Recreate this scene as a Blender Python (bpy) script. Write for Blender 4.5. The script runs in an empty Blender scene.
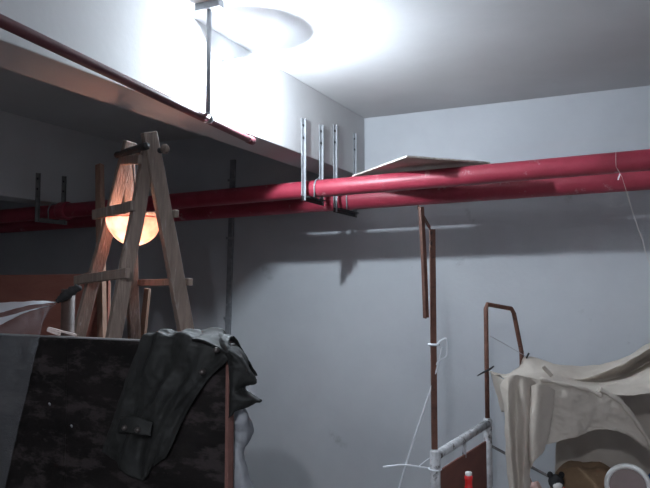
import bpy, bmesh, math, random
import numpy as np
from mathutils import Vector, Matrix, noise
random.seed(4)
S = bpy.context.scene
COL = S.collection

# ------------------------------------------------------------------ camera, exposure, world
FPX = 676.0; PITCH = math.radians(3.55); YAW = math.radians(25.6)
CAM = Vector((0, 0, 1.6))
cd = bpy.data.cameras.new('camera'); cam = bpy.data.objects.new('camera', cd); COL.objects.link(cam)
cam.location = CAM; cam.rotation_euler = (math.radians(90) + PITCH, 0, YAW)
cd.sensor_fit = 'HORIZONTAL'; cd.sensor_width = 36; cd.lens = 36 * FPX / 650; cd.clip_start = 0.02
S.camera = cam
S.view_settings.view_transform = 'Standard'; S.view_settings.look = 'None'
S.view_settings.gamma = 1; S.view_settings.use_curve_mapping = False
S.view_settings.exposure = 1.45
w = bpy.data.worlds.new('world'); S.world = w; w.use_nodes = True
w.node_tree.nodes['Background'].inputs[0].default_value = (0, 0, 0, 1)
LAMP_STRENGTH = 2650.0
WARM_STRENGTH = 25.0
AISLE_STRENGTH = 1500.0   # shaded bulb over the aisle, behind the camera

# ------------------------------------------------------------------ measuring: photo pixel -> point in the room
FH = Vector((-math.sin(YAW), math.cos(YAW), 0)); RT = Vector((math.cos(YAW), math.sin(YAW), 0)); UZ = Vector((0, 0, 1))
FW = FH * math.cos(PITCH) + UZ * math.sin(PITCH); UP = -FH * math.sin(PITCH) + UZ * math.cos(PITCH)
def ray(x, y): return FW + RT * ((x - 325) / FPX) + UP * ((244 - y) / FPX)
def P(x, y, d): return CAM + ray(x, y) * d
def on(ax, v, x, y):
    r = ray(x, y); return CAM + r * ((v - CAM[ax]) / r[ax])

# ------------------------------------------------------------------ materials
MATS = {}
def mat(name, col, rough=0.7, col2=None, scale=6.0, stretch=(1, 1, 1), metal=0.0, bump=0.0, bscale=40.0,
        spots=None, spot_amt=0.6, spot_scale=9.0, spec=0.5, detail=6.0):
    if name in MATS: return MATS[name]
    m = bpy.data.materials.new(name); m.use_nodes = True; N = m.node_tree.nodes; L = m.node_tree.links
    b = N['Principled BSDF']; b.inputs['Roughness'].default_value = rough; b.inputs['Metallic'].default_value = metal
    b.inputs['Specular IOR Level'].default_value = spec
    b.inputs['Base Color'].default_value = (*col, 1)
    tc = N.new('ShaderNodeTexCoord'); mp = N.new('ShaderNodeMapping'); mp.inputs['Scale'].default_value = stretch
    L.new(tc.outputs['Object'], mp.inputs['Vector'])
    out = None
    if col2:
        n = N.new('ShaderNodeTexNoise'); n.inputs['Scale'].default_value = scale; n.inputs['Detail'].default_value = detail
        n.inputs['Roughness'].default_value = 0.6
        L.new(mp.outputs[0], n.inputs['Vector'])
        r = N.new('ShaderNodeValToRGB'); r.color_ramp.elements[0].position = 0.35; r.color_ramp.elements[1].position = 0.65
        r.color_ramp.elements[0].color = (*col, 1); r.color_ramp.elements[1].color = (*col2, 1)
        L.new(n.outputs['Fac'], r.inputs['Fac']); out = r.outputs['Color']
    if spots:
        n2 = N.new('ShaderNodeTexNoise'); n2.inputs['Scale'].default_value = spot_scale; n2.inputs['Detail'].default_value = 9
        n2.inputs['Roughness'].default_value = 0.7
        L.new(mp.outputs[0], n2.inputs['Vector'])
        r2 = N.new('ShaderNodeValToRGB'); r2.color_ramp.elements[0].position = 1 - spot_amt; r2.color_ramp.elements[1].position = min(1, 1 - spot_amt + 0.09)
        L.new(n2.outputs['Fac'], r2.inputs['Fac'])
        mx = N.new('ShaderNodeMix'); mx.data_type = 'RGBA'
        L.new(r2.outputs['Color'], mx.inputs['Factor'])
        if out: L.new(out, mx.inputs[6])
        else: mx.inputs[6].default_value = (*col, 1)
        mx.inputs[7].default_value = (*spots, 1); out = mx.outputs[2]
    if out: L.new(out, b.inputs['Base Color'])
    if bump > 0:
        nb = N.new('ShaderNodeTexNoise'); nb.inputs['Scale'].default_value = bscale; nb.inputs['Detail'].default_value = 5
        L.new(mp.outputs[0], nb.inputs['Vector'])
        bp = N.new('ShaderNodeBump'); bp.inputs['Strength'].default_value = bump; bp.inputs['Distance'].default_value = 0.01
        L.new(nb.outputs['Fac'], bp.inputs['Height']); L.new(bp.outputs[0], b.inputs['Normal'])
    MATS[name] = m; return m
def emit(name, col, strength):
    m = bpy.data.materials.new(name); m.use_nodes = True; N = m.node_tree.nodes
    N.remove(N['Principled BSDF']); e = N.new('ShaderNodeEmission'); e.inputs[0].default_value = (*col, 1); e.inputs[1].default_value = strength
    m.node_tree.links.new(e.outputs[0], N['Material Output'].inputs[0]); return m
def sheet_mat(name, col, transp=0.0, transl=0.4, col2=None, scale=4.0):
    m = bpy.data.materials.new(name); m.use_nodes = True; N = m.node_tree.nodes; L = m.node_tree.links
    N.remove(N['Principled BSDF'])
    d = N.new('ShaderNodeBsdfDiffuse'); t = N.new('ShaderNodeBsdfTranslucent'); x = N.new('ShaderNodeMixShader'); x.inputs[0].default_value = transl
    d.inputs[0].default_value = (*col, 1); t.inputs[0].default_value = (*col, 1)
    if col2:
        tc = N.new('ShaderNodeTexCoord'); n = N.new('ShaderNodeTexNoise'); n.inputs['Scale'].default_value = scale; n.inputs['Detail'].default_value = 5
        L.new(tc.outputs['Object'], n.inputs['Vector'])
        r = N.new('ShaderNodeValToRGB'); r.color_ramp.elements[0].position = .35; r.color_ramp.elements[1].position = .65
        r.color_ramp.elements[0].color = (*col, 1); r.color_ramp.elements[1].color = (*col2, 1)
        L.new(n.outputs['Fac'], r.inputs[0]); L.new(r.outputs[0], d.inputs[0]); L.new(r.outputs[0], t.inputs[0])
    L.new(d.outputs[0], x.inputs[1]); L.new(t.outputs[0], x.inputs[2]); o = x.outputs[0]
    if transp > 0:
        tr = N.new('ShaderNodeBsdfTransparent'); y = N.new('ShaderNodeMixShader'); y.inputs[0].default_value = transp
        L.new(o, y.inputs[1]); L.new(tr.outputs[0], y.inputs[2]); o = y.outputs[0]
    L.new(o, N['Material Output'].inputs[0]); return m

M_WALL = mat('wall_plaster', (.53, .54, .565), .9, (.46, .47, .50), 1.1, (1, 1, 1), bump=.12, bscale=30, spots=(.36, .36, .38), spot_amt=.37, spot_scale=2.6)
M_CEIL = mat('ceiling_paint', (.55, .54, .545), .9, (.49, .48, .485), 1.0, bump=.1, bscale=25, spots=(.42, .41, .41), spot_amt=.32, spot_scale=2.2)
M_FLOOR = mat('concrete_floor', (.16, .15, .14), .85, (.22, .21, .2), 3, bump=.2)
M_RED = mat('red_pipe_paint', (.36, .040, .068), .45, (.27, .026, .046), 5, bump=.15, bscale=60, spots=(.45, .25, .26), spot_amt=.40, spot_scale=7)
M_REDTHIN = mat('dull_red_paint', (.15, .040, .050), .55, (.11, .030, .038), 8, bump=.1)
M_GALV = mat('galvanised_steel', (.33, .34, .36), .5, (.24, .245, .26), 14, metal=.4, spots=(.22, .21, .21), spot_amt=.36, spot_scale=18)
M_WOOD = mat('weathered_wood', (.19, .140, .115), .85, (.28, .215, .18), 7, (6, 6, .7), bump=.5, bscale=22, spots=(.42, .38, .36), spot_amt=.42, spot_scale=6)
M_WOOD2 = mat('brown_timber', (.22, .13, .095), .85, (.30, .19, .14), 6, (6, 6, .7), bump=.4, bscale=22)
M_REDPLY = mat('red_brown_plywood', (.24, .085, .065), .75, (.30, .115, .085), 4, (1, 1, 3), bump=.2, spots=(.33, .19, .16), spot_amt=.36)
M_BLACK = mat('black_film_board', (.007, .006, .006), .5, (.014, .011, .011), 3.5, (1, 1, 2.5), bump=.15, spots=(.032, .026, .026), spot_amt=.50, spot_scale=6, spec=.15)
M_PLYEDGE = mat('plywood_edge', (.13, .055, .045), .8, (.18, .085, .07), 15)
M_RUST = mat('rusty_steel', (.12, .050, .036), .75, (.19, .088, .062), 16, metal=.25, bump=.3, spots=(.05, .03, .028), spot_amt=.42, spot_scale=20)
M_PEEL = mat('peeling_grey_paint', (.66, .66, .68), .6, (.40, .40, .42), 16, bump=.5, bscale=50, spots=(.10, .085, .08), spot_amt=.46, spot_scale=15)
M_JACKET = mat('black_vinyl', (.009, .009, .009), .68, (.016, .016, .015), 9, bump=.4, bscale=14, spec=.4)
M_SNAP = mat('snap_metal', (.10, .085, .08), .4, metal=.6)
M_DARK = mat('dark_metal', (.03, .028, .03), .5, metal=.3)
M_BROWNPANEL = mat('brown_panel', (.21, .075, .055), .6, (.17, .06, .045), 5, (1, 1, 3))
M_WHITE = mat('white_plastic', (.78, .77, .75), .45, spec=.4)
M_CORD = mat('white_cord', (.80, .82, .86), .6)
M_CARD = mat('cardboard_sheet', (.44, .38, .33), .9, (.52, .46, .40), 5, bump=.1)
M_CARDEDGE = mat('cardboard_edge', (.66, .60, .55), .9, (.46, .40, .35), 30)
M_ENAMEL = mat('white_enamel', (.85, .86, .86), .4)
M_CLOTH = sheet_mat('beige_canvas', (.53, .465, .405), 0, .15, (.63, .565, .50), 3)
M_OPAL = sheet_mat('opal_glass', (.93, .95, .96), .015, .8)
M_NET = sheet_mat('thin_white_film', (.75, .77, .82), .89, .35)
M_NET2 = sheet_mat('gathered_white_film', (.80, .82, .87), .35, .35)
M_BAG = sheet_mat('grey_plastic_sack', (.30, .31, .34), .12, .3, (.48, .49, .52), 9)
M_SHADE = sheet_mat('translucent_salmon_plastic', (.95, .40, .30), 0.0, .32, (1.0, .70, .58), 16)
M_MATTRESS = mat('mattress_cloth', (.30, .26, .25), .95, (.24, .21, .2), 8)
M_BROWNCLOTH = mat('brown_cloth', (.26, .17, .10), .95, (.20, .125, .075), 6, bump=.4)
M_PINK = mat('pink_cloth', (.55, .36, .31), .95, (.45, .28, .25), 8, bump=.4)
M_BLUE = mat('blue_cloth', (.06, .16, .36), .95, (.05, .12, .28), 8)
M_REDBOT = mat('red_plastic', (.62, .02, .02), .35)
M_FUR_B = mat('black_plush', (.012, .011, .012), .95)
M_FUR_W = mat('white_plush', (.7, .68, .66), .95)
M_MIRROR = mat('pinkish_mirror_glass', (.52, .42, .42), .12, metal=.9)
M_BULB = emit('cold_white_bulb_light', (.78, .90, 1.0), LAMP_STRENGTH)
M_WARM = emit('warm_bulb_light', (1.0, .66, .48), WARM_STRENGTH)

# ------------------------------------------------------------------ mesh helpers
def link(name, me, m=None, parent=None, smooth=False):
    o = bpy.data.objects.new(name, me); COL.objects.link(o)
    if m: me.materials.append(m)
    if smooth:
        for p in me.polygons: p.use_smooth = True
    if parent: o.parent = parent; o.matrix_parent_inverse = Matrix.Translation(-parent.location)
    return o
def build(name, bm, m, parent=None, smooth=False, bevel=0.0):
    bmesh.ops.recalc_face_normals(bm, faces=bm.faces)
    me = bpy.data.meshes.new(name); bm.to_mesh(me); bm.free()
    o = link(name, me, m, parent, smooth)
    if bevel:
        b = o.modifiers.new('bevel', 'BEVEL'); b.width = bevel; b.segments = 2; b.limit_method = 'ANGLE'
    return o
def thing(name, label, cat, loc=(0, 0, 0), group=None):
    o = bpy.data.objects.new(name, None); COL.objects.link(o); o.location = loc; o.empty_display_size = .1
    return tag(o, label, cat, group)
def tag(o, label, cat, group=None):
    o['label'] = label; o['category'] = cat
    if group: o['group'] = group
    return o
def struct(o): o['kind'] = 'structure'; return o
def box(bm, lo, hi):
    v = [bm.verts.new((x, y, z)) for x in (lo[0], hi[0]) for y in (lo[1], hi[1]) for z in (lo[2], hi[2])]
    for f in ((0, 1, 3, 2), (4, 6, 7, 5), (0, 4, 5, 1), (2, 3, 7, 6), (0, 2, 6, 4), (1, 5, 7, 3)): bm.faces.new([v[i] for i in f])
def boxo(name, lo, hi, m, parent=None, bevel=0.0):
    bm = bmesh.new(); box(bm, lo, hi); return build(name, bm, m, parent, bevel=bevel)
def beam(bm, a, b, side, w_, t_, segs=1, wob=0.0, seed=0):
    """rectangular bar from a to b; width w_ along `side`, thickness t_ across"""
    a = Vector(a); b = Vector(b); d = (b - a).normalized(); s = Vector(side); s = (s - d * s.dot(d)).normalized(); n = d.cross(s)
    rings = []
    for i in range(segs + 1):
        c = a.lerp(b, i / segs)
        if wob: c = c + Vector(noise.noise_vector(Vector((i * 1.7, seed * 5.3, 0)))) * wob
        k = 1 + (noise.noise(Vector((i * 2.1, seed * 3.1, 4))) * .10 if wob else 0)
        rings.append([bm.verts.new(c + s * w_ / 2 * u * k + n * t_ / 2 * v * k) for u, v in ((-1, -1), (1, -1), (1, 1), (-1, 1))])
    for i in range(segs):
        for j in range(4): bm.faces.new((rings[i][j], rings[i][(j + 1) % 4], rings[i + 1][(j + 1) % 4], rings[i + 1][j]))
    bm.faces.new(rings[0][::-1]); bm.faces.new(rings[-1])
def frames(pts):
    pts = [Vector(p) for p in pts]; T = []
    for i in range(len(pts)):
        d = pts[min(i + 1, len(pts) - 1)] - pts[max(i - 1, 0)]; T.append(d.normalized())
    up = Vector((0, 0, 1)) if abs(T[0].z) < .9 else Vector((1, 0, 0))
    n = (up - T[0] * up.dot(T[0])).normalized(); out = []
    for p, t in zip(pts, T):
        n = (n - t * n.dot(t)).normalized(); out.append((p, t, n, t.cross(n)))
    return out
def tube(bm, pts, r, k=12, cap=True):
    fr = frames(pts); rings = []
    rr = r if isinstance(r, (list, tuple)) else [r] * len(fr)
    for (p, t, n, b), q in zip(fr, rr):
        rings.append([bm.verts.new(p + (n * math.cos(2 * math.pi * j / k) + b * math.sin(2 * math.pi * j / k)) * q) for j in range(k)])
    for i in range(len(rings) - 1):
        for j in range(k): bm.faces.new((rings[i][j], rings[i][(j + 1) % k], rings[i + 1][(j + 1) % k], rings[i + 1][j]))
    if cap: bm.faces.new(rings[0][::-1]); bm.faces.new(rings[-1])
def profile_sweep(bm, pts, prof, side):
    """sweep a closed 2D profile along pts; profile x axis follows `side` """
    pts = [Vector(p) for p in pts]; rings = []
    for i, p in enumerate(pts):
        t = (pts[min(i + 1, len(pts) - 1)] - pts[max(i - 1, 0)]).normalized()
        s = Vector(side); s = (s - t * s.dot(t)).normalized(); n = t.cross(s)
        rings.append([bm.verts.new(p + s * x + n * y) for x, y in prof])
    k = len(prof)
    for i in range(len(rings) - 1):
        for j in range(k): bm.faces.new((rings[i][j], rings[i][(j + 1) % k], rings[i + 1][(j + 1) % k], rings[i + 1][j]))
    bm.faces.new(rings[0][::-1]); bm.faces.new(rings[-1])
def lathe(bm, prof, c, k=24, axis=(0, 0, 1)):
    c = Vector(c); a = Vector(axis).normalized(); u = a.orthogonal().normalized(); v = a.cross(u); rings = []
    for r, h in prof:
        if r < 1e-5: rings.append([bm.verts.new(c + a * h)])
        else: rings.append([bm.verts.new(c + a * h + (u * math.cos(2 * math.pi * j / k) + v * math.sin(2 * math.pi * j / k)) * r) for j in range(k)])
    for A, B in zip(rings, rings[1:]):
        for j in range(k):
            q = [A[j % len(A)], A[(j + 1) % len(A)], B[(j + 1) % len(B)], B[j % len(B)]]
            q = list(dict.fromkeys(q))
            if len(q) > 2: bm.faces.new(q)
def cr(p, t):
    n = len(p) - 1; f = t * n; i = min(int(f), n - 1); u = f - i
    a, b, c, d = p[max(i - 1, 0)], p[i], p[i + 1], p[min(i + 2, n)]
    return 0.5 * ((2 * b) + (c - a) * u + (2 * a - 5 * b + 4 * c - d) * u * u + (3 * b - a - 3 * c + d) * u ** 3)
def smooth_path(pts, n):
    pts = [Vector(p) for p in pts]; return [cr(pts, i / n) for i in range(n + 1)]
def cloth(name, rows, m, parent=None, nu=40, nv=40, amp=.006, fscale=9.0, thick=.003, seed=0, fold=None):
    """sheet through a grid of points (rows of columns), smoothly interpolated, with fine creases"""
    rows = [[Vector(p) for p in r] for r in rows]; me = bpy.data.meshes.new(name)
    G = []
    for i in range(nv + 1):
        ctrl = [cr([rows[k][c] for k in range(len(rows))], i / nv) for c in range(len(rows[0]))]
        G.append([cr(ctrl, j / nu) for j in range(nu + 1)])
    V = []
    for i in range(nv + 1):
        for j in range(nu + 1):
            du = G[i][min(j + 1, nu)] - G[i][max(j - 1, 0)]; dv = G[min(i + 1, nv)][j] - G[max(i - 1, 0)][j]
            n = du.cross(dv); n = n.normalized() if n.length > 1e-9 else Vector((0, 1, 0))
            q = G[i][j] * fscale + Vector((seed * 7.1, seed * 3.3, 0))
            a = noise.noise(q) * amp + abs(noise.noise(q * 2.3)) * amp * .6
            if fold: a += fold(j / nu, i / nv)
            V.append(G[i][j] + n * a)
    Fc = [(i * (nu + 1) + j, i * (nu + 1) + j + 1, (i + 1) * (nu + 1) + j + 1, (i + 1) * (nu + 1) + j) for i in range(nv) for j in range(nu)]
    me.from_pydata(V, [], Fc); o = link(name, me, m, parent, True)
    if thick:
        s = o.modifiers.new('thickness', 'SOLIDIFY'); s.thickness = thick; s.offset = 0
    return o
def blob(bm, c, rx, ry, rz, k=16):
    r = bmesh.ops.create_uvsphere(bm, u_segments=k, v_segments=max(8, k // 2), radius=1)
    for v in r['verts']: v.co = Vector(c) + Vector((v.co.x * rx, v.co.y * ry, v.co.z * rz))

# ------------------------------------------------------------------ the room
ZF = -.30; H = 3.05; YW = 5.363; XF = -2.19; ZB = 2.53; XB = -2.476; X2 = -4.80; Z2 = 2.345
XL, XR, YR = -8.2, 2.4, -1.6
struct(boxo('floor', (XL - .2, YR - .2, ZF - .15), (XR + .2, YW + .2, ZF), M_FLOOR))
struct(boxo('ceiling', (XL - .2, YR - .2, H), (XR + .2, YW + .2, H + .15), M_CEIL))
struct(boxo('wall_back', (XL - .2, YW, ZF), (XR + .2, YW + .2, H), M_WALL))
struct(boxo('wall_left', (XL - .2, YR, ZF), (XL, YW, H), M_WALL))
struct(boxo('wall_right', (XR, YR, ZF), (XR + .2, YW, H), M_WALL))
struct(boxo('wall_behind', (XL - .2, YR - .2, ZF), (XR + .2, YR, H), M_WALL))
struct(boxo('trim_1', (XB, YR, ZB), (XF, YW, H), M_CEIL, bevel=.006))          # downstand beam
struct(boxo('trim_2', (X2 - .285, YR, Z2), (X2, YW, H), M_CEIL, bevel=.006))   # the next beam
for n, l in (('trim_1', 'white concrete downstand beam carrying the pipe hangers'), ('trim_2', 'dim concrete beam beyond the ladder')):
    bpy.data.objects[n]['label'] = l

# ------------------------------------------------------------------ big red pipes along the back wall
def pipe(name, Y, z0, slope, r, label):
    t = thing(name, label, 'pipe', (XF, Y, z0 + slope * XF), 'red pipes under the beams')
    bm = bmesh.new(); x0, x1 = XL + .01, XR - .01
    tube(bm, [(x0 + (x1 - x0) * i / 40, Y, z0 + slope * (x0 + (x1 - x0) * i / 40)) for i in range(41)], r, 28)
    build('pipe_run', bm, M_RED, t, True)
    for X in (-4.62, ):                                # coupling collar
        bm = bmesh.new(); z = z0 + slope * X
        lathe(bm, [(r, -.05), (r + .012, -.05), (r + .016, -.04), (r + .016, .04), (r + .012, .05), (r, .05)], (X, Y, z), 28, (1, 0, 0))
        build('coupling', bm, M_RED, t, True)
    return t
RF, RR = .063, .083
YF_, YR_ = 4.345, 4.935
pipe('fire_pipe', YF_, 2.335, .0165, RF, 'thinner red pipe, front one of the pair below the beam')
pipe('fire_pipe', YR_, 2.318, .013, RR, 'thicker dusty red pipe, rear one of the pair along the back wall')
def zf(X): return 2.335 + .0165 * X
def zr(X): return 2.318 + .013 * X

# ------------------------------------------------------------------ hangers: two straps fixed to the beam and a cross bar under the pipe
def angle_prof(a, b, t): return [(0, 0), (a, 0), (a, t), (t, t), (t, b), (0, b)]
def hanger(Xf, ya, yb, zta, ztb, zbar, pr, yc, zc, label, m):
    t = thing('pipe_hanger', label, 'hanger', (Xf, (ya + yb) / 2, zbar), 'pipe hangers')
    for y, zt in ((ya, zta), (yb, ztb)):
        bm = bmesh.new()
        box(bm, (Xf + .001, y - .019, zbar - .03), (Xf + .006, y + .019, zt)); box(bm, (Xf + .006, y + .014, zbar - .03), (Xf + .020, y + .019, zt))
        build('strap', bm, m, t)
        for dz in (.05, .14):
            bm = bmesh.new(); lathe(bm, [(0, .006), (.007, .006), (.010, .003), (.010, 0)], (Xf + .006, y - .004, zt - dz), 8, (1, 0, 0)); build('bolt', bm, M_DARK, t)
    bm = bmesh.new(); box(bm, (Xf + .001, ya - .019, zbar - .035), (Xf + .007, yb + .05, zbar)); box(bm, (Xf + .007, ya + .020, zbar - .006), (Xf + .040, yb + .013, zbar))
    build('cross_bar', bm, M_DARK if m is M_GALV else m, t)
    bm = bmesh.new()
    pts = [(Xf + .055, yc + (pr + .006) * math.cos(a), zc + (pr + .006) * math.sin(a)) for a in [math.radians(-20 + 220 * i / 20) for i in range(21)]]
    pts = [(pts[0][0], pts[0][1], zbar - .004)] + pts + [(pts[0][0], pts[-1][1], zbar - .004)]
    tube(bm, pts, .0055, 8); build('u_bolt', bm, M_GALV, t, True)
    return t
hanger(XF, 4.202, 4.487, 2.786, 2.803, zf(XF) - RF - .002, RF, YF_, zf(XF), 'galvanised hanger holding the front red pipe on the lit beam', M_GALV)
hanger(XF, 4.735, 5.125, 2.858, 2.872, zr(XF) - RR - .002, RR, YR_, zr(XF), 'galvanised hanger holding the rear red pipe next to the back wall', M_GALV)
M_DULLG = mat('dull_grey_steel', (.20, .19, .19), .7, (.14, .13, .13), 14)
hanger(X2, 4.20, 4.49, 2.585, 2.60, zf(X2) - RF - .002, RF, YF_, zf(X2), 'dull steel hanger holding a red pipe on the dim beam', M_DULLG)

# ------------------------------------------------------------------ thin red pipe below the ceiling with its drop rod
t = thing('sprinkler_pipe', 'thin dull red pipe hung from the ceiling beside the beam', 'pipe', on(2, 2.45, 208, 118))
a = on(2, 2.45, 0, 20.5); b = on(2, 2.45, 252, 140.8); d = (b - a).normalized(); a0 = a - d * 2.4
bm = bmesh.new(); tube(bm, [a0.lerp(b, i / 12) for i in range(13)], .021, 16); build('pipe_run', bm, M_REDTHIN, t, True)
bm = bmesh.new(); lathe(bm, [(0, .012), (.016, .012), (.024, .006), (.024, -.05), (.0205, -.05)], b, 16, d); build('end_cap', bm, M_REDTHIN, t, True)
rod = on(2, 2.45, 208, 118); rt = on(2, H, 211, 4)
bm = bmesh.new(); tube(bm, [rod + UZ * .02, Vector((rod.x, rod.y, H - .035))], .013, 12); build('drop_rod', bm, M_GALV, t, True)
bm = bmesh.new(); box(bm, (rod.x - .075, rod.y - .025, H - .04), (rod.x + .075, rod.y + .025, H - .0005)); build('ceiling_bracket', bm, M_GALV, t, bevel=.004)
bm = bmesh.new(); lathe(bm, [(.0215, -.015), (.027, -.015), (.027, .015), (.0215, .015)], rod, 16, d); build('pipe_clip', bm, M_GALV, t, True)

# ------------------------------------------------------------------ ceiling lamp: bare bulb under a small white shade
LC = Vector((-2.0, 3.225, H)); BZ = 2.70
t = thing('bulb_lamp', 'blazing white lamp on a short arm on the beam under the ceiling', 'lamp', (XF, LC.y, BZ + .170))
bm = bmesh.new(); lathe(bm, [(0, .014), (.030, .014), (.036, .006), (.036, 0), (0, 0)], (XF + .0005, LC.y, BZ + .170), 20, (1, 0, 0)); build('wall_plate', bm, M_ENAMEL, t, True)
bm = bmesh.new(); tube(bm, [(XF + .01, LC.y, BZ + .170), (LC.x + .004, LC.y, BZ + .170)], .007, 10); build('arm', bm, M_ENAMEL, t, True)
bm = bmesh.new(); lathe(bm, [(.012, .185), (.02, .180), (.03, .163), (.153, .146), (.155, .143), (.151, .142), (.03, .154), (.0, .154)], (LC.x, LC.y, BZ), 48); build('shade', bm, M_OPAL, t, True)
bm = bmesh.new(); lathe(bm, [(0, .1535), (.013, .1535), (.013, .035), (.010, .022), (0, .022)], (LC.x, LC.y, BZ), 16); build('socket', bm, M_ENAMEL, t, True)
bm = bmesh.new(); lathe(bm, [(0, .021), (.009, .020), (.015, .010), (.018, -.006), (.015, -.022), (.008, -.031), (0, -.034)], (LC.x, LC.y, BZ), 20); build('bulb', bm, M_BULB, t, True)

# ------------------------------------------------------------------ shaded pendant over the aisle behind the camera (its shadows of the bed bars fall on the back wall)
AL = Vector((-.05, -.70, 2.45))
t = thing('pendant_lamp', 'shaded pendant bulb hanging over the aisle', 'lamp', (AL.x, AL.y, H))
bm = bmesh.new(); lathe(bm, [(0, -.03), (.035, -.03), (.045, -.012), (.045, 0), (0, 0)], (AL.x, AL.y, H - .0005), 20); build('ceiling_rose', bm, M_ENAMEL, t, True)
bm = bmesh.new(); tube(bm, [(AL.x, AL.y, H - .02), (AL.x, AL.y, AL.z + .12)], .004, 8); build('cord', bm, M_WHITE, t, True)
bm = bmesh.new(); lathe(bm, [(0, .135), (.02, .135), (.035, .11), (.28, -.040), (.278, -.043), (.031, .106), (0, .108)], AL, 40); build('shade', bm, M_ENAMEL, t, True)
bm = bmesh.new(); lathe(bm, [(0, .107), (.017, .107), (.017, .04), (.012, .028), (0, .028)], AL, 16); build('socket', bm, M_ENAMEL, t, True)
bm = bmesh.new(); lathe(bm, [(0, .027), (.014, .026), (.026, .012), (.030, -.006), (.024, -.026), (.012, -.036), (0, -.038)], AL, 20); build('bulb', bm, emit('aisle_bulb_light', (.86, .92, 1.0), AISLE_STRENGTH), t, True)

# ------------------------------------------------------------------ grey strip conduit on the back wall
a = on(1, YW, 234, 160); b = on(1, YW, 228, 360); d = (b - a) / (a.z - b.z)
foot = a + d * (a.z - ZF)
t = thing('wall_conduit', 'flat grey metal conduit strip running up the back wall', 'conduit', (foot.x, YW, ZF))
bm = bmesh.new(); beam(bm, Vector((foot.x, YW - .014, ZF + .001)), Vector((a.x, YW - .014, a.z)), (1, 0, 0), .055, .026, 1); build('strip', bm, mat('conduit_grey', (.24, .245, .26), .6, (.17, .175, .19), 20, spots=(.36, .36, .38), spot_amt=.4, spot_scale=14), t, bevel=.004)
for z in (.4, 1.3, 2.05, 2.6):
    x = foot.x + (a.x - foot.x) * (z - ZF) / (a.z - ZF); bm = bmesh.new(); box(bm, (x - .045, YW - .031, z - .012), (x + .045, YW - .0272, z + .012)); build('clip', bm, M_GALV, t)

# ------------------------------------------------------------------ board lying across the red pipes
def sheet_slab(name, corners, th, m, parent=None):
    bm = bmesh.new(); A = [bm.verts.new(c) for c in corners]; B = [bm.verts.new(Vector(c) + UZ * th) for c in corners]
    bm.faces.new(A); bm.faces.new(B[::-1])
    for i in range(len(A)): bm.faces.new((A[i], A[(i + 1) % len(A)], B[(i + 1) % len(A)], B[i]))
    return build(name, bm, m, parent)
zs = 2.405
c1 = on(2, zs, 407, 157); c0 = on(2, zs, 350, 177.5); c2 = on(2, zs, 490, 163.5)
e1 = (c0 - c1); e2 = (c2 - c1); c0 = c1 + e1 * .95; c3 = c0 + e2
t = thing('cardboard_sheet', 'beige board lying across the tops of the red pipes', 'board', c1)
o = sheet_slab('sheet', [c1, c2, c3, c0], .009, M_CARD, t)
for p, q in ((c0, c1), (c1, c2)):
    bm = bmesh.new(); dn = (p - q).normalized().cross(UZ) ; dn = dn if dn.dot(CAM - p) > 0 else -dn
    beam(bm, p + dn * .0015 + UZ * .0045, q + dn * .0015 + UZ * .0045, UZ, .011, .002, 24, .002, 3); build('torn_edge', bm, M_CARDEDGE, t)

# ------------------------------------------------------------------ wooden step ladder
T0 = P(140, 330, 3.3); 
lad = thing('step_ladder', 'weathered wooden A-frame step ladder splashed with paint', 'ladder', (T0.x, T0.y, ZF))
axis = (P(110, 281, 3.55) - P(152, 281, 3.2)); axis.z = 0; axis.normalize(); across = Vector((axis.y, -axis.x, 0))
def leg(t0, l0, seed, w_=.068, th=.036):
    a = P(*t0); l = P(*l0); d = (l - a) / (a.z - l.z); f = a + d * (a.z - ZF)
    bm = bmesh.new(); up = (a - l).normalized() * .03
    beam(bm, f, a + up, across, w_, th, 14, .007, seed); build('leg', bm, M_WOOD, lad, bevel=.005); return a, f
leg((150, 138, 3.2), (186, 330, 3.327), 1, .076, .040)
leg((149, 152, 3.215), (115, 330, 3.085), 2, .066)
leg((129, 147, 3.45), (80, 330, 3.45), 3, .062)
leg((128, 158, 3.48), (134, 330, 3.645), 4, .062)
def rung(p, q, h, th, seed):
    bm = bmesh.new(); beam(bm, P(*p), P(*q), UZ, h, th, 8, .004, seed); build('rung', bm, M_WOOD, lad, bevel=.004)
rung((133, 206, 3.10), (94, 215, 3.42), .048, .024, 11)
rung((128, 273, 3.04), (76, 280, 3.40), .046, .026, 12)
rung((140, 159, 3.16), (121, 161, 3.46), .045, .022, 13)
rung((177, 214, 3.26), (127, 217, 3.62), .036, .024, 14)
rung((191, 282, 3.30), (129, 283, 3.68), .036, .026, 15)
bm = bmesh.new(); tube(bm, [P(167, 150, 3.16), P(117, 154, 3.56)], .014, 10); build('hinge_pin', bm, M_DARK, lad, True)
for (x, y, d_) in ((165, 149, 3.17),):
    bm = bmesh.new(); blob(bm, P(x, y, d_), .022, .022, .024, 10); build('pin_knob', bm, M_WOOD, lad, True)
bm = bmesh.new()
pts = smooth_path([P(147, 146, 3.13), P(138, 148, 3.20), P(127, 152, 3.34), P(117, 155, 3.44)], 16)
tube(bm, pts, [.017 + .002 * math.sin(i * .8) for i in range(17)], 8); build('rag_binding', bm, mat('black_rag', (.018, .016, .017), .9, bump=.4), lad, True)

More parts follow.
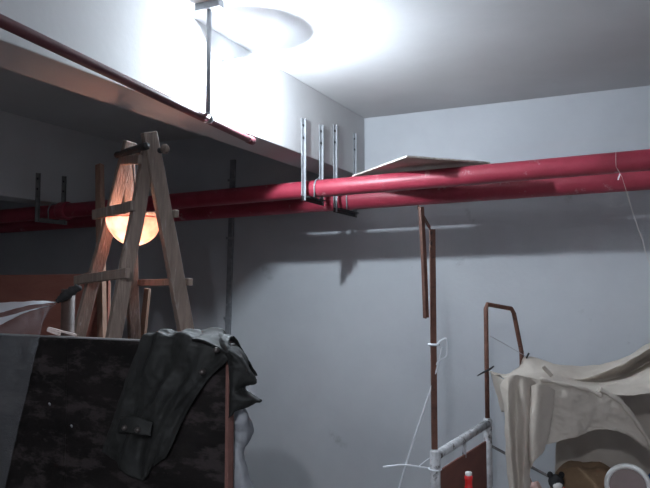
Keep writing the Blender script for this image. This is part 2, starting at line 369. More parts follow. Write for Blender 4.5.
# ------------------------------------------------------------------ glowing shade hanging in the ladder
BC = P(134.5, 218, 3.375)
t = thing('work_lamp', 'glowing salmon bowl-shaped lamp hanging inside the wooden ladder', 'lamp', BC)
RB = .134
prof = [(RB * math.cos(math.radians(a)), -RB * 1.03 * math.sin(math.radians(a))) for a in range(0, 91, 6)]
bm = bmesh.new(); lathe(bm, prof, BC, 40)
for v in bm.verts:
    q = (v.co - BC); k = 1 + .05 * noise.noise(v.co * 14); v.co = BC + Vector((q.x * k, q.y * k, q.z))
build('shade', bm, M_SHADE, t, True)
bm = bmesh.new(); tube(bm, [BC + Vector((math.cos(i * math.pi / 20) * RB, math.sin(i * math.pi / 20) * RB, 0)) for i in range(41)], .004, 6, False); build('rim', bm, M_SHADE, t, True)
hang = P(131, 153, 3.36)
bm = bmesh.new(); tube(bm, smooth_path([hang, hang.lerp(BC + UZ * .03, .5) + RT * .008, BC + UZ * .035], 10), .0035, 6); build('cord', bm, M_DARK, t, True)
bm = bmesh.new(); lathe(bm, [(0, .04), (.014, .04), (.017, 0), (.017, -.03), (0, -.03)], BC, 14); build('socket', bm, M_DARK, t, True)
bm = bmesh.new(); lathe(bm, [(.0, -.028), (.014, -.030), (.03, -.055), (.032, -.072), (.022, -.092), (0, -.1)], BC, 16); build('bulb', bm, M_WARM, t, True)

# ------------------------------------------------------------------ timbers behind the ladder
def timber(name, top, bot_y, label, w_, th, m, seed, cat='timber'):
    f = Vector((top.x, top.y, ZF)) + bot_y
    bm = bmesh.new(); beam(bm, Vector((0, 0, .004)), top - f, (1, 0, 0), w_, th, 8, .004, seed); o = build(name, bm, m, bevel=.003)
    o.location = f; return tag(o, label, cat)
tp = P(147.5, 288, 3.95)
timber('timber_stick', tp, Vector((-.30, .10, 0)), 'short brown stick leaning behind the ladder below its rung', .036, .024, M_WOOD2, 6, 'stick')

# ------------------------------------------------------------------ red brown plywood partition far left
a = P(0, 272, 4.35); b = P(108, 278, 4.35); Yp = (on(1, a.y, 0, 272)).y
zt = on(1, Yp, 40, 274.5).z; xr_ = on(1, Yp, 108, 300).x
t = thing('plywood_partition', 'red brown plywood partition standing behind the ladder', 'partition', (xr_ - .6, Yp, ZF))
for i, x1 in enumerate((xr_, xr_ - 1.222, xr_ - 2.444)):
    boxo('plywood_sheet', (x1 - 1.22, Yp, ZF + .002), (x1, Yp + .018, zt - .004 * i), M_REDPLY, t, bevel=.002)
for x in (xr_ - .06, xr_ - 1.25):
    boxo('batten', (x - .025, Yp + .0185, ZF + .002), (x + .025, Yp + .06, zt - .05), M_WOOD2, t)

# rough timber leaning on the partition's top edge
pt = on(1, Yp - .035, 101, 275); pt.z = zt; lean = .33 / (zt - ZF)
q = on(1, pt.y + .65 * lean, 99.5, 165); foot = q + (pt - q) * ((q.z - ZF) / (q.z - zt))
timber('timber_post', q, foot - Vector((q.x, q.y, ZF)), 'rough brown timber leaning on the red partition behind the ladder', .045, .036, M_WOOD2, 5)

# ------------------------------------------------------------------ black boarded partition in front
HB = 1.41
Rr = on(2, HB, 229.5, 345.5); Yb = Rr.y; xr_ = Rr.x; seam = on(1, Yb, 66, 400).x
t = thing('black_partition', 'black stained board partition with a jacket slung over it', 'partition', (xr_ - .8, Yb, ZF))
boxo('board', (seam + .0015, Yb, ZF + .002), (xr_ - .013, Yb + .018, HB), M_BLACK, t, bevel=.0015)
boxo('board', (seam - 1.2, Yb, ZF + .002), (seam - .0015, Yb + .018, HB - .001), M_BLACK, t, bevel=.0015)
boxo('edge_strip', (xr_ - .0125, Yb - .003, ZF + .002), (xr_, Yb + .03, HB), M_PLYEDGE, t, bevel=.002)
boxo('top_strip', (seam - 1.2, Yb + .002, HB + .0005), (xr_, Yb + .03, HB + .0045), mat('top_edge_grey', (.20, .19, .19), .5, (.14, .13, .13), 14), t)  # separate strip along the top edge, lighter grey than the boards
for x, y in ((xr_ - .06, 0), (seam - .02, 0), (seam - 1.0, 0)):
    boxo('batten', (x - .02, Yb + .0185, ZF + .002), (x + .02, Yb + .055, HB - .02), M_WOOD2, t)
for (x, y) in ((50, 405), (72, 427)):
    p = on(1, Yb, x, y); bm = bmesh.new(); tube(bm, [p + Vector((0, .002, 0)), p + Vector((.004, -.008, .008))], .0035, 8); build('screw', bm, M_GALV, t, True)

# standing pipe behind the board
p = on(1, Yb + .125, 68.5, 289)
t = thing('stand_pipe', 'rusty brown steel pipe standing behind the black board', 'post', (p.x, p.y, ZF))
bm = bmesh.new(); lathe(bm, [(.024, ZF + .001), (.026, ZF + .001), (.026, p.z), (.022, p.z), (.022, p.z - .2), (0, p.z - .2)], (p.x, p.y, 0), 20); build('tube', bm, mat('dark_rusty_pipe', (.055, .032, .027), .6, (.085, .05, .042), 14, metal=.2, bump=.2), t, True)
rg = mat('black_rag', (.018, .016, .017))
bm = bmesh.new(); fy = p.y - .035
pts = smooth_path([on(1, fy, 57, 301.5), on(1, fy, 62, 298), on(1, fy - .005, 69, 293), on(1, fy, 77, 288), on(1, fy + .02, 79, 289)], 20)
tube(bm, pts, [.006 + .012 * math.sin(math.pi * i / 20) + .003 * math.sin(i * 2.2) for i in range(21)], 10); build('rag_tie', bm, rg, t, True)
# scrap of wood on the board edge
bm = bmesh.new(); q0 = P(48, 329, on(1, Yb + .016, 48, 331).length); 
A_ = on(1, Yb + .016, 48, 329.5); B_ = on(1, Yb + .02, 60, 333.2); A_.z = max(A_.z, HB + .012); B_.z = HB + .0115
C_ = on(1, Yb + .02, 76, 331.5); C_.z = HB + .0115
beam(bm, A_, B_, UZ, .012, .012, 4, .002, 2); beam(bm, A_ + Vector((.004, 0, .006)), C_, UZ, .006, .008, 4, .002, 9)
o = build('wood_scrap', bm, mat('pale_scrap', (.55, .42, .38), .8, (.65, .55, .52), 20)); tag(o, 'pale splinter of wood lying on the top edge of the black board', 'scrap')

# ------------------------------------------------------------------ thin plastic film tied to the stand pipe, hanging left
fy = Yb - .02
def F_(x, y, k): return on(1, fy - k, x, y)
K = on(1, p.y - .035, 56, 302)
rows = [
 [K, F_(40, 301.5, .02), F_(20, 302.5, .03), F_(0, 303.5, .02), F_(-30, 304, .03), F_(-60, 304, .02)],
 [K + Vector((0, -.004, -.006)), F_(42, 307, .05), F_(22, 313, .07), F_(0, 318, .05), F_(-30, 326, .07), F_(-60, 330, .05)],
 [K + Vector((0, -.006, -.011)), F_(43, 315, .04), F_(25, 325, .05), F_(0, 334, .07), F_(-30, 345, .05), F_(-60, 355, .06)],
 [F_(46, 309, .05), F_(38, 335, .06), F_(20, 360, .05), F_(-4, 390, .07), F_(-30, 410, .05), F_(-60, 420, .06)],
 [F_(42, 325, .05), F_(28, 380, .05), F_(8, 440, .06), F_(-15, 470, .05), F_(-40, 480, .06), F_(-70, 490, .05)],
 [F_(36, 352, .05), F_(18, 430, .05), F_(-2, 510, .05), F_(-25, 540, .06), F_(-50, 550, .05), F_(-80, 560, .05)]]
o = cloth('plastic_film', rows, M_NET, None, 50, 60, .004, 12, 0, 2, lambda u, v: .006 * math.sin(v * 40 + u * 3) * u)
film = o
for k, rows in enumerate(([[K, F_(38, 301, .03), F_(18, 302, .05), F_(-2, 303, .05), F_(-40, 303, .05)], [K - UZ * .004, F_(38, 304, .07), F_(18, 308, .09), F_(-2, 313, .09), F_(-40, 318, .09)]],
    [[K - UZ * .006, F_(38, 308, .06), F_(18, 313, .08), F_(-2, 318, .08), F_(-40, 322, .08)], [K - UZ * .008, F_(36, 309.5, .07), F_(16, 317, .1), F_(-2, 326, .1), F_(-40, 345, .1)]])):
    cloth('gathered_fold', rows, M_NET2, film, 30, 8, .003, 20, 0, 20 + k)
tag(film, 'thin translucent white film tied to the rusty pipe over the black board', 'plastic film')

# ------------------------------------------------------------------ black jacket slung over the board's top corner
def J(x, y, k=.02): return on(1, Yb - k, x, y)
jk = thing('jacket', 'black vinyl jacket with snap buttons slung over the black board', 'jacket', J(185, 345))
zc_ = HB + .02
def top(x, dy, dz=0.0):
    q = on(1, Yb - .006, x, 340); return Vector((q.x, Yb + dy, zc_ + dz))
rows = [
 [top(146, .20, -.17), top(165, .22, -.16), top(185, .22, -.15), top(205, .22, -.15), top(224, .20, -.14)],
 [top(145, .075, -.02), top(162, .08, .0), top(184, .08, .008), top(205, .075, .002), top(223, .07, -.004)],
 [top(142, .012, .002), top(160, .005, .018), top(183, 0, .026), top(207, .004, .014), top(228, .0, -.006)],
 [J(137, 347, .016), J(156, 343, .035), J(182, 343, .045), J(206, 348, .040), J(231, 356, .025)],
 [J(127, 378, .018), J(145, 376, .045), J(168, 375, .035), J(188, 378, .050), J(208, 380, .022)],
 [J(118, 404, .020), J(134, 408, .035), J(153, 410, .055), J(170, 412, .035), J(188, 410, .022)],
 [J(108, 432, .018), J(124, 440, .045), J(142, 442, .030), J(160, 440, .045), J(174, 440, .020)],
 [J(101, 452, .015), J(117, 466, .025), J(138, 482, .025), J(152, 470, .022), J(166, 457, .015)]]
cloth('body', rows, M_JACKET, jk, 90, 130, .009, 12, .004, 3, lambda u, v: (.017 * abs(math.sin(u * 9 + v * 3.5 + .6 * math.sin(v * 9))) + .005 * math.sin(u * 27 - v * 5)) * min(1, 2.2 * v) * (1 - abs(2 * u - 1) ** 4))
def E_(x, y, dy): q = on(1, Yb + dy, x, y); return q
rows = [
 [top(214, .02, .018), top(222, .03, .012), E_(233, 341, .06), E_(240, 348, .12)],
 [J(220, 349, .038), J(230, 350, .045), E_(241, 354, .02), E_(246, 357, .10)],
 [J(225, 358, .030), E_(236, 362, -.035), E_(247, 368, -.01), E_(251, 371, .08)],
 [J(229, 372, .026), E_(236, 378, -.030), E_(250, 380, .0), E_(257, 382, .07)],
 [J(230, 388, .024), E_(234, 390, -.028), E_(241, 389, .01), E_(247, 388, .06)],
 [J(230, 398, .022), E_(236, 400, -.026), E_(250, 401, .0), E_(262, 401, .06)],
 [J(229, 418, .018), E_(231, 416, -.020), E_(236, 411, .02), E_(241, 408, .05)]]
cloth('sleeve', rows, M_JACKET, jk, 40, 60, .010, 18, .004, 8)
rows = [
 [J(120, 418, .045), J(128, 416, .060), J(140, 418, .062), J(152, 423, .055)],
 [J(117, 432, .045), J(126, 432, .064), J(139, 434, .066), J(150, 436, .055)]]
cloth('cuff_band', rows, M_JACKET, jk, 16, 8, .003, 14, .005, 5)
rows = [[J(190, 333, -.05), top(200, .06, .03), top(214, .05, .028), E_(228, 338, .05)],
        [J(192, 340, .052), J(204, 342, .054), J(216, 347, .052), J(226, 353, .046)]]
cloth('collar', rows, M_JACKET, jk, 24, 16, .006, 14, .005, 6)
for x, y, k in ((215.5, 350, .058), (201.5, 372, .062), (124, 428, .072), (137, 430, .074)):
    bm = bmesh.new(); lathe(bm, [(0, .006), (.004, .006), (.008, .003), (.009, 0), (.009, -.012)], J(x, y, k), 12, (0, -1, 0)); build('snap_button', bm, M_SNAP, jk, True)

# ------------------------------------------------------------------ grey sack hanging on the back of the black board
def G_(x, y, dy): return on(1, Yb + dy, x, y)
rows = [[G_(222, 392, .06), G_(232, 392, .05), G_(240, 400, .07), G_(243, 404, .13), G_(232, 404, .2)],
        [G_(222, 415, .07), G_(236, 418, .045), G_(246, 420, .06), G_(252, 428, .13), G_(236, 428, .22)],
        [G_(222, 436, .07), G_(233, 438, .06), G_(242, 440, .07), G_(246, 442, .12), G_(236, 442, .2)],
        [G_(222, 448, .07), G_(233, 450, .06), G_(240, 452, .07), G_(244, 454, .12), G_(236, 454, .2)],
        [G_(222, 490, .07), G_(236, 490, .05), G_(246, 490, .06), G_(254, 492, .13), G_(238, 492, .22)],
        [G_(222, 560, .07), G_(236, 560, .05), G_(247, 560, .06), G_(254, 560, .13), G_(238, 560, .22)],
        [G_(222, 700, .08), G_(234, 700, .06), G_(242, 700, .07), G_(246, 700, .13), G_(236, 700, .2)]]
o = cloth('plastic_sack', rows, M_BAG, None, 30, 60, .012, 16, .002, 4)
tag(o, 'crumpled grey plastic sack hanging behind the edge of the black board', 'sack')

# ------------------------------------------------------------------ iron bed
ZR = .75
pn = on(2, ZR, 435, 454); pf = on(2, ZR, 487.5, 421.5)
XBd = pf.x; XN = pn.x - pf.x   # the bed stands very slightly askew
Y0, Y1 = pn.y, pf.y; LB = 1.95; MZ = .36
bed = thing('iron_bed', 'iron bed frame with peeling grey paint and a brown end panel', 'bed', (XBd, (Y0 + Y1) / 2, ZF))
for x, y in ((XBd + XN, Y0), (XBd, Y1), (XBd + XN + LB, Y0), (XBd + LB, Y1)):
    bm = bmesh.new(); lathe(bm, [(0, ZF + .001), (.027, ZF + .001), (.027, ZR + .01), (.022, ZR + .02), (0, ZR + .02)], (x, y, 0), 16); build('post', bm, M_PEEL, bed, True)
for x in (XBd, XBd + LB):
    bm = bmesh.new(); tube(bm, [(x + XN, Y0, ZR - .012), (x, Y1, ZR - .012)], .025, 14); build('end_rail', bm, M_PEEL, bed, True)
    bm = bmesh.new(); tube(bm, [(x + XN, Y0, .30), (x, Y1, .30)], .016, 12); build('end_rail', bm, M_PEEL, bed, True)
    bm = bmesh.new(); k_ = XN / (Y1 - Y0); beam(bm, (x + XN - k_ * -.05, Y0 + .05, .435), (x - k_ * .10, Y1 - .10, .435), UZ, .43, .012); build('end_panel', bm, M_BROWNPANEL, bed, bevel=.002)
    for f in (.5,):
        y = Y0 + (Y1 - Y0) * f; bm = bmesh.new(); tube(bm, [(x + XN * .5, y, ZR - .12), (x + XN * .5, y, ZR - .025)], .012, 10); build('stub', bm, M_PEEL, bed, True)
for y in (Y0, Y1):
    boxo('side_rail', (XBd + .03, y - .015, .26), (XBd + LB - .015, y + .015, .30), M_PEEL, bed)
def AP(a_, t_): return angle_prof(a_, a_, t_)
# brown bar lashed to the near post, bent over at the top
q0 = Vector((XBd + XN, Y0, ZR + .022)) - RT * .014; q1 = on(1, Y0, 435.0, 229) - RT * .014; q1.x = q0.x; q1.y = q0.y; D1 = (q1 - CAM).dot(FW)
q2 = P(418, 207, D1 - .30); q3 = P(421, 262, D1 - .29); q4 = P(423, 318, D1 - .28)
nf = thing('bent_bar', 'tall rusty bar on the bed post, top bent over with a loose end hanging', 'bar', q0)
bm = bmesh.new(); profile_sweep(bm, [q0, q1], AP(.028, .004), RT); build('upright', bm, M_RUST, nf)
bm = bmesh.new(); beam(bm, q1 + UZ * .004, q2, UZ, .022, .005, 4); build('top_bar', bm, M_RUST, nf)
bm = bmesh.new(); profile_sweep(bm, [q2, q3, q4], AP(.030, .0035), RT * .9 + FH * .3); build('hanging_end', bm, M_RUST, nf)
# rusty hoop at the far post
h0 = Vector((XBd, Y1, ZR + .022)); h1 = on(1, Y1, 487.5, 304); h1.x = h0.x; D2 = (h1 - CAM).dot(FW)
h2 = P(513, 309, D2 + .12); h3 = P(521.5, 352, D2 + .15); h4 = P(522, 372, D2 + .16); 
t = thing('rusty_hoop', 'rusty square-bent bar on the bed post above the beige cloth', 'bar', h0)
bm = bmesh.new()
pth = [h0, h0.lerp(h1, .5), h1 - UZ * .03, h1 + (h2 - h1) * .05, h2 - (h2 - h1) * .06, h2 + (h3 - h2) * .1, h3, h4, h4 - UZ * .25]
tube(bm, pth, .0145, 10); build('hoop', bm, M_RUST, t, True)

# brace bar from the far post down past the bed
bm = bmesh.new(); br0 = Vector((XBd + .022, Y1 + .004, 0)); br0.z = on(1, br0.y, 490, 446).z
br1 = on(1, br0.y, 552, 478); e_ = br1 + (br1 - br0) * .25
tube(bm, [br0, e_], .009, 10); build('brace', bm, M_DULLG, bed, True)

# mattress
bm = bmesh.new(); box(bm, (XBd + .04, Y0 + .035, .301), (XBd + LB - .10, Y1 - .035, MZ)); o = build('mattress', bm, M_MATTRESS, bevel=.02); tag(o, 'thin grey brown mattress on the iron bed under the beige cloth', 'mattress')

# ------------------------------------------------------------------ beige cloth slung over the bed
cn = thing('bed_canopy', 'creased beige cotton cloth slung over the bed as a canopy', 'canopy', (XBd + .5, (Y0 + Y1) / 2, 1.1))
DB = (pf - CAM).dot(FW); DF = DB - .55
rows = [
 [P(489, 370, DB - .02), P(506, 374, DB + .05), P(519, 366, DB + .10), P(527, 356, DB + .14), P(558, 364, DB + .16), P(590, 366, DB + .16), P(625, 357, DB + .16), P(662, 341, DB + .16)],
 [P(491, 372, DB - .08), P(508, 376, DB - .05), P(522, 372, DB), P(536, 369, DB + .02), P(560, 370, DB + .02), P(586, 375, DB - .04), P(622, 364, DB - .06), P(662, 345, DB - .06)],
 [P(493, 373, DB - .12), P(509, 377, DB - .10), P(523, 374, DB - .08), P(538, 372, DB - .06), P(561, 374, DB - .05), P(584, 379, DB - .08), P(622, 365, DB - .10), P(662, 346, DB - .10)],
 [P(494, 374, DB - .16), P(510, 377, DB - .16), P(524, 375, DB - .16), P(540, 374, DB - .14), P(562, 377, DB - .10), P(588, 382, DB - .06), P(624, 375, DB + .06), P(662, 359, DB + .10)],
 [P(498, 375, DB - .26), P(511, 377, DB - .27), P(526, 376, DB - .27), P(543, 377, DB - .26), P(566, 382, DB - .26), P(592, 385, DB - .20), P(626, 379, DB - .12), P(662, 364, DB - .10)],
 [P(502, 377, DB - .38), P(512, 376, DB - .40), P(528, 377, DB - .42), P(546, 380, DB - .42), P(570, 386, DB - .42), P(596, 390, DB - .40), P(626, 387, DB - .40), P(662, 378, DB - .40)],
 [P(505, 379, DF + .01), P(513, 375, DF + .01), P(530, 378, DF), P(548, 382, DF), P(574, 388, DF), P(602, 393, DF), P(630, 395, DF), P(664, 394, DF)]]
for r_ in rows:                                   # on past the picture's edge to the other bed end
    e_ = r_[-1]; r_ += [e_ + Vector((.42, 0, -.02)), Vector((XBd + LB - .06, e_.y + (.0 if e_.y > Y0 + .4 else .04), 1.36))]
cloth('top_sheet', rows, M_CLOTH, cn, 140, 100, .009, 10, .003, 11)
rows = [
 [P(506, 377, DF), P(522, 376, DF - .01), P(545, 381, DF - .02), P(574, 387, DF - .02), P(602, 393, DF - .02), P(622, 399, DF - .02), P(640, 425, DF - .02), P(652, 448, DF - .02)],
 [P(507, 390, DF - .02), P(523, 390, DF - .04), P(546, 393, DF - .03), P(572, 398, DF - .045), P(598, 403, DF - .03), P(618, 408, DF - .04), P(636, 428, DF - .025), P(651, 449, DF - .025)],
 [P(510, 412, DF - .02), P(526, 413, DF - .045), P(546, 414, DF - .025), P(570, 416, DF - .045), P(594, 417, DF - .03), P(612, 418, DF - .035), P(632, 430, DF - .025), P(650, 450, DF - .025)],
 [P(514, 430, DF - .02), P(530, 432, DF - .035), P(549, 431, DF - .02), P(570, 428, DF - .04), P(592, 425, DF - .025), P(608, 424, DF - .03), P(628, 432, DF - .025), P(649, 451, DF - .025)],
 [P(518, 443, DF - .015), P(534, 447, DF - .03), P(552, 443, DF - .02), P(572, 437, DF - .03), P(592, 432, DF - .02), P(607, 429, DF - .025), P(626, 434, DF - .02), P(648, 452, DF - .02)]]
cloth('front_flap', rows, M_CLOTH, cn, 110, 60, .018, 12, .003, 12, lambda u, v: .010 * math.sin(u * 16 + v * 5) * v)
DS = DF - .06
rows = [
 [P(500, 385, DS + .04), P(507, 377, DS + .02), P(516, 375, DS - .01), P(526, 377, DS - .01), P(534, 382, DS + .03)],
 [P(503, 400, DS + .03), P(508, 392, DS - .02), P(516, 390, DS + .015), P(525, 392, DS - .03), P(537, 396, DS + .02)],
 [P(505, 428, DS + .03), P(509, 424, DS - .025), P(516, 423, DS + .025), P(526, 424, DS - .03), P(535, 424, DS + .02)],
 [P(506, 456, DS + .03), P(511, 454, DS - .025), P(517, 453, DS + .025), P(525, 453, DS - .03), P(532, 452, DS + .02)],
 [P(508, 478, DS + .03), P(513, 476, DS - .02), P(518, 476, DS + .02), P(524, 476, DS - .02), P(530, 474, DS + .02)],
 [P(510, 500, DS + .03), P(515, 500, DS - .015), P(519, 500, DS + .015), P(524, 500, DS - .02), P(530, 496, DS + .02)]]
cloth('side_drape', rows, M_CLOTH, cn, 40, 60, .008, 14, .003, 13)
rows = [
 [P(531, 386, DS - .02), P(538, 384, DS - .05), P(547, 386, DS - .03), P(555, 390, DS)],
 [P(529, 410, DS - .02), P(537, 408, DS - .07), P(546, 410, DS - .03), P(553, 410, DS)],
 [P(528, 435, DS - .02), P(535, 436, DS - .07), P(543, 436, DS - .03), P(549, 432, DS)],
 [P(529, 455, DS - .02), P(535, 456, DS - .06), P(541, 453, DS - .03), P(545, 449, DS)],
 [P(530, 468, DS - .01), P(532, 466, DS - .04), P(535, 458, DS - .03), P(541, 452, DS)]]
cloth('side_drape', rows, M_CLOTH, cn, 24, 40, .006, 14, .003, 14)
rows = [
 [P(490, 371, DB - .05), P(497, 376, DB - .22), P(505, 380, DF + .02)],
 [P(495, 390, DB - .08), P(500, 392, DB - .22), P(506, 395, DF + .02)],
 [P(502, 412, DB - .14), P(504, 412, DB - .22), P(507, 412, DF + .02)]]
cloth('corner_gusset', rows, M_CLOTH, cn, 16, 16, .006, 12, .003, 16)
rows = [[P(566, 369, DB + .17), P(590, 370, DB + .19), P(625, 361, DB + .18), P(665, 345, DB + .18)],
        [P(560, 410, DB + .18), P(590, 410, DB + .20), P(625, 408, DB + .18), P(665, 405, DB + .2)],
        [P(556, 450, DB + .17), P(590, 450, DB + .19), P(625, 450, DB + .17), P(665, 450, DB + .19)],
        [P(554, 500, DB + .18), P(590, 500, DB + .2), P(625, 500, DB + .18), P(665, 500, DB + .2)]]
for r_ in rows:
    e_ = r_[-1]; r_ += [e_ + Vector((.42, 0, 0)), Vector((XBd + LB - .06, e_.y, e_.z))]
cloth('back_drape', rows, M_CLOTH, cn, 40, 40, .012, 6, .003, 15)
# twisted knot on top
bm = bmesh.new(); beam(bm, P(552, 376, DF - .005), P(543, 366, DF - .02), RT, .022, .01, 4, .003, 5); build('knotted_corner', bm, M_CLOTH, cn, bevel=.003)
bm = bmesh.new(); tube(bm, smooth_path([P(540, 379, DF - .02), P(562, 384, DF - .03), P(585, 389, DF - .035), P(602, 396, DF - .04)], 20), [.010 + .004 * math.sin(i * 1.1) for i in range(21)], 8); build('rolled_hem', bm, M_CLOTH, cn, True)
bm = bmesh.new(); tube(bm, smooth_path([P(598, 389, DF - .01), P(618, 400, DF - .03), P(636, 421, DF - .035), P(652, 446, DF - .03)], 20), [.013 + .003 * math.sin(i * 1.4) for i in range(21)], 8); build('rolled_hem', bm, M_CLOTH, cn, True)
# plain bars carrying the cloth at the other bed end
for y in (Y0, Y1):
    dx = XN if y == Y0 else 0
    bm = bmesh.new(); tube(bm, [(0, 0, 0), (0, 0, .62)], .0145, 10); o = build('net_bar', bm, M_RUST, None, True); o.location = (XBd + LB + dx, y, ZR + .022)
    tag(o, 'plain rusty bar on the bed post ' + ('by the aisle' if y == Y0 else 'by the wall') + ' at the bed end without hoop', 'bar', 'bars at the far bed end')
# tie through the far hoop, string, peg
bm = bmesh.new(); tube(bm, smooth_path([P(477, 376, DB - .10), P(484, 372, DB - .08), P(490, 369, DB - .07), P(494, 366, DB - .06)], 10), [.002, .004, .005, .006, .006, .006, .007, .007, .006, .005, .003], 8); build('twig_peg', bm, M_DARK, cn, True)
bm = bmesh.new(); tube(bm, smooth_path([P(526, 362, DB + .13), P(527, 357, DB + .12), P(529, 353, DB + .12)], 6), .006, 8); build('hook', bm, M_DARK, cn, True)
bm = bmesh.new(); tube(bm, smooth_path([P(490, 336, D2), P(508, 346, D2 + .06), P(527, 357, DB + .12)], 10), .0018, 6); build('string', bm, mat('grey_string', (.35, .32, .32), .8), cn, True)

# ------------------------------------------------------------------ things on the bed
def on_bed(x, y, d_): q = P(x, y, d_); return Vector((q.x, q.y, MZ))
b0 = on_bed(594, 480, 4.05)
me = bmesh.new(); 
r = bmesh.ops.create_grid(me, x_segments=34, y_segments=22, size=1)
for v in r['verts']:
    u, q = v.co.x, v.co.y; e = max(0, (1 - abs(u) ** 3.0)) * max(0, 1 - abs(q) ** 3.0)
    hh = .168 * e ** .6 * (1.0 + .18 * noise.noise(Vector((u * 2.2, q * 2.2, 3))) - .16 * u) + .012 * noise.noise(Vector((u * 6, q * 6, 1))) * e
    v.co = Vector((b0.x + u * .25, b0.y + q * .13, MZ + .002 + max(0, hh)))
o = build('brown_blanket', me, M_BROWNCLOTH, None, True); tag(o, 'rumpled brown blanket heaped on the bed beneath the beige canopy', 'blanket')

t0 = on_bed(556, 482, 3.78); t0.z += .002
t = thing('plush_toy', 'small black and white plush toy sitting in front of the brown blanket', 'toy', t0)
bm = bmesh.new(); blob(bm, t0 + UZ * .052, .045, .042, .056); build('body', bm, M_FUR_B, t, True)
hd = t0 + UZ * .145
bm = bmesh.new(); blob(bm, hd, .043, .040, .042); build('head', bm, M_FUR_B, t, True)
for s in (-1, 1):
    bm = bmesh.new(); blob(bm, hd + RT * (.032 * s) + UZ * .038, .017, .012, .019, 10); build('ear', bm, M_FUR_B, t, True)
    bm = bmesh.new(); blob(bm, t0 + RT * (.042 * s) - FH * .025 + UZ * .06, .016, .022, .034, 10); build('arm', bm, M_FUR_B, t, True)
bm = bmesh.new(); blob(bm, hd - FH * .020 - UZ * .012, .029, .026, .026); build('face_patch', bm, M_FUR_W, t, True)
bm = bmesh.new(); blob(bm, t0 + RT * .040 - FH * .012 + UZ * .105, .010, .010, .014, 8); build('red_ribbon', bm, M_REDBOT, t, True)

m0 = on_bed(628, 490, 3.62); m0.z += .001
t = thing('round_mirror', 'round white framed table mirror on the bed by the brown blanket', 'mirror', m0)
rm = .118; mc = m0 + UZ * .170; ax = (CAM - mc); ax.z = 0; ax.normalize()
bm = bmesh.new(); lathe(bm, [(rm - .024, -.012), (rm - .004, -.014), (rm, -.004), (rm, .006), (rm - .008, .014), (rm - .020, .014), (rm - .026, .006), (rm - .024, -.012)], mc, 48, ax); build('frame', bm, M_WHITE, t, True)
bm = bmesh.new(); lathe(bm, [(0, .004), (rm - .026, .004), (rm - .026, -.008), (0, -.008)], mc, 48, ax); build('mirror_glass', bm, M_MIRROR, t)
bm = bmesh.new(); lathe(bm, [(0, .0), (.065, .0), (.065, .012), (.05, .018), (.014, .024), (.012, .06), (0, .06)], m0, 24); build('foot', bm, M_WHITE, t, True)

f0 = on_bed(530, 485, 3.86)
me = bmesh.new(); r = bmesh.ops.create_grid(me, x_segments=20, y_segments=16, size=1)
for v in r['verts']:
    u, q = v.co.x, v.co.y; e = max(0, 1 - u * u) * max(0, 1 - q * q)
    v.co = Vector((f0.x + u * .085, f0.y + q * .08, MZ + .002 + .135 * e ** .5 * (1 + .3 * noise.noise(Vector((u * 3, q * 3, 7))))))
o = build('pink_garment', me, M_PINK, None, True); tag(o, 'crumpled pink garment on the bed at the foot of the hanging drape', 'clothing')
g0 = on_bed(649, 480, 3.95)
me = bmesh.new(); r = bmesh.ops.create_grid(me, x_segments=16, y_segments=14, size=1)
for v in r['verts']:
    u, q = v.co.x, v.co.y; e = max(0, 1 - u ** 4) * max(0, 1 - q ** 4)
    v.co = Vector((g0.x + u * .06 + .035, g0.y + q * .06, MZ + .002 + .14 * e ** .4 * (1 + .12 * noise.noise(Vector((u * 3, q * 3, 9))))))
o = build('blue_towel', me, M_BLUE, None, True); tag(o, 'folded blue towel behind the round white mirror', 'towel')

# ------------------------------------------------------------------ red bottle with a white cap on a stool before the bed end
bt = P(468.5, 472, 2.75); bz = bt.z
st = thing('wooden_stool', 'small wooden stool in front of the bed end, carrying the red bottle', 'stool', (bt.x, bt.y, ZF))
SZ = bz - .235
boxo('seat', (bt.x - .15, bt.y - .12, SZ - .025), (bt.x + .15, bt.y + .12, SZ), M_WOOD2, st, .005)
for sx in (-1, 1):
    for sy in (-1, 1):
        bm = bmesh.new(); beam(bm, (bt.x + sx * .14, bt.y + sy * .11, ZF + .001), (bt.x + sx * .12, bt.y + sy * .09, SZ - .026), (1, 0, 0), .03, .03); build('leg', bm, M_WOOD2, st)
t = thing('bottle', 'slim red bottle with a white cap before the brown bed panel', 'bottle', (bt.x, bt.y, SZ))
bm = bmesh.new(); lathe(bm, [(0, .001), (.024, .001), (.026, .006), (.026, .12), (.016, .150), (.0145, .160), (.0145, .163), (0, .163)], (bt.x, bt.y, SZ), 20); build('body', bm, mat('clear_grey_plastic', (.42, .36, .34), .3), t, True)
bm = bmesh.new(); lathe(bm, [(0, .163), (.015, .163), (.0165, .166), (.0165, .175), (.0145, .180), (.0145, .200), (.0165, .206), (.0165, .219), (.010, .221), (0, .221)], (bt.x, bt.y, SZ), 20); build('red_collar', bm, M_REDBOT, t, True)
bm = bmesh.new(); lathe(bm, [(0, .221), (.012, .221), (.0135, .224), (.0135, .234), (.011, .236), (0, .236)], (bt.x, bt.y, SZ), 20); build('cap', bm, M_WHITE, t, True)

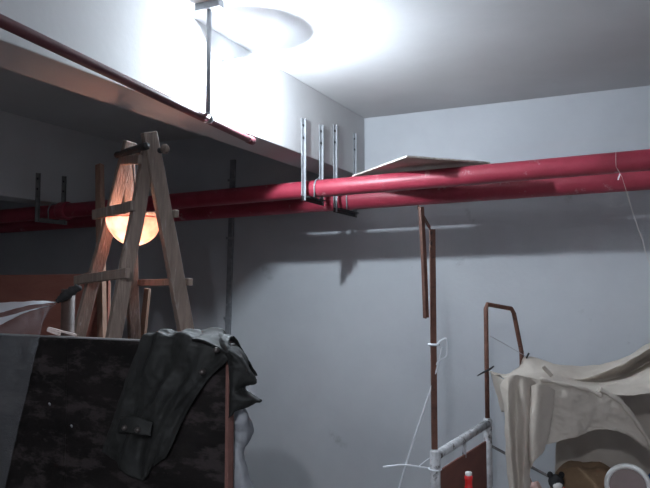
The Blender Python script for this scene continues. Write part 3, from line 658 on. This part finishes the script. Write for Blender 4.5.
# ------------------------------------------------------------------ cords
DN = (q1 - CAM).dot(FW) 
t = thing('tied_twine', 'white cord tied round the tall rusty bar with a loop', 'cord', P(436, 345, DN))
bm = bmesh.new(); c_ = Vector((XBd + XN, Y0, on(1, Y0, 435, 344.5).z))
tube(bm, [c_ + Vector((math.cos(a_) * .026, math.sin(a_) * .026, 0)) for a_ in [i * math.pi / 8 for i in range(17)]], .0065, 8); build('wrap', bm, M_CORD, t, True)
bm = bmesh.new(); tube(bm, smooth_path([P(437, 345, DN - .04), P(440, 341, DN - .05), P(446, 338.5, DN - .05), P(447, 346, DN - .04), P(446, 356, DN - .05), P(440, 360, DN - .05), P(436.5, 364, DN - .04), P(436, 368, DN - .04)], 40), .0042, 8); build('loop', bm, M_CORD, t, True)
bm = bmesh.new(); tube(bm, smooth_path([P(442, 347, DN - .04), P(437, 368, DN - .045), P(431, 388, DN - .03), P(423, 412, DN - .02), P(411, 448, DN), P(398, 492, DN + .02), P(386, 545, DN + .05)], 40), .0046, 8); build('long_end', bm, M_CORD, t, True)
t = thing('white_cable_tie', 'white cable ties round the grey bed post with long loose ends', 'cable tie', P(435, 468, DN))
c_ = Vector((XBd + XN, Y0, on(1, Y0, 435, 469).z))
bm = bmesh.new(); tube(bm, [c_ + Vector((math.cos(a_) * .031, math.sin(a_) * .031, 0)) for a_ in [i * math.pi / 8 for i in range(17)]], .0040, 8); build('ring', bm, M_CORD, t, True)
bm = bmesh.new(); tube(bm, smooth_path([P(433, 469, DN - .02), P(420, 467, DN - .05), P(403, 465, DN - .08), P(383, 467, DN - .10)], 24), .0048, 8); build('loose_end', bm, M_CORD, t, True)
bm = bmesh.new(); tube(bm, smooth_path([P(418, 467, DN - .05), P(424, 462, DN - .04), P(431, 457, DN - .03), P(437, 454, DN - .03)], 16), .0025, 8); build('loose_end', bm, M_CORD, t, True)
# string hanging from the red pipes
sp = on(1, YF_ - RF - .004, 617, 163)
t = thing('hanging_string', 'thin white string looped over the red pipes and trailing down', 'string', sp)
zc = zf(sp.x); arc = [Vector((sp.x - .006, YF_ + (RF + .003) * math.cos(a_), zc + (RF + .003) * math.sin(a_))) for a_ in [math.radians(40 + 170 * i / 14) for i in range(15)]]
bm = bmesh.new(); tube(bm, arc + [P(622, 177, (arc[-1] - CAM).dot(FW) - .02), P(632, 210, (arc[-1] - CAM).dot(FW)), P(642, 240, (arc[-1] - CAM).dot(FW)), P(652, 272, (arc[-1] - CAM).dot(FW))], .0014, 6); build('strand', bm, mat('pale_string', (.6, .52, .48), .8), t, True)
bm = bmesh.new(); tube(bm, [P(618, 180, (arc[-1] - CAM).dot(FW) - .02), P(620, 174, (arc[-1] - CAM).dot(FW) - .025)], .004, 6); build('knot', bm, M_CORD, t, True)
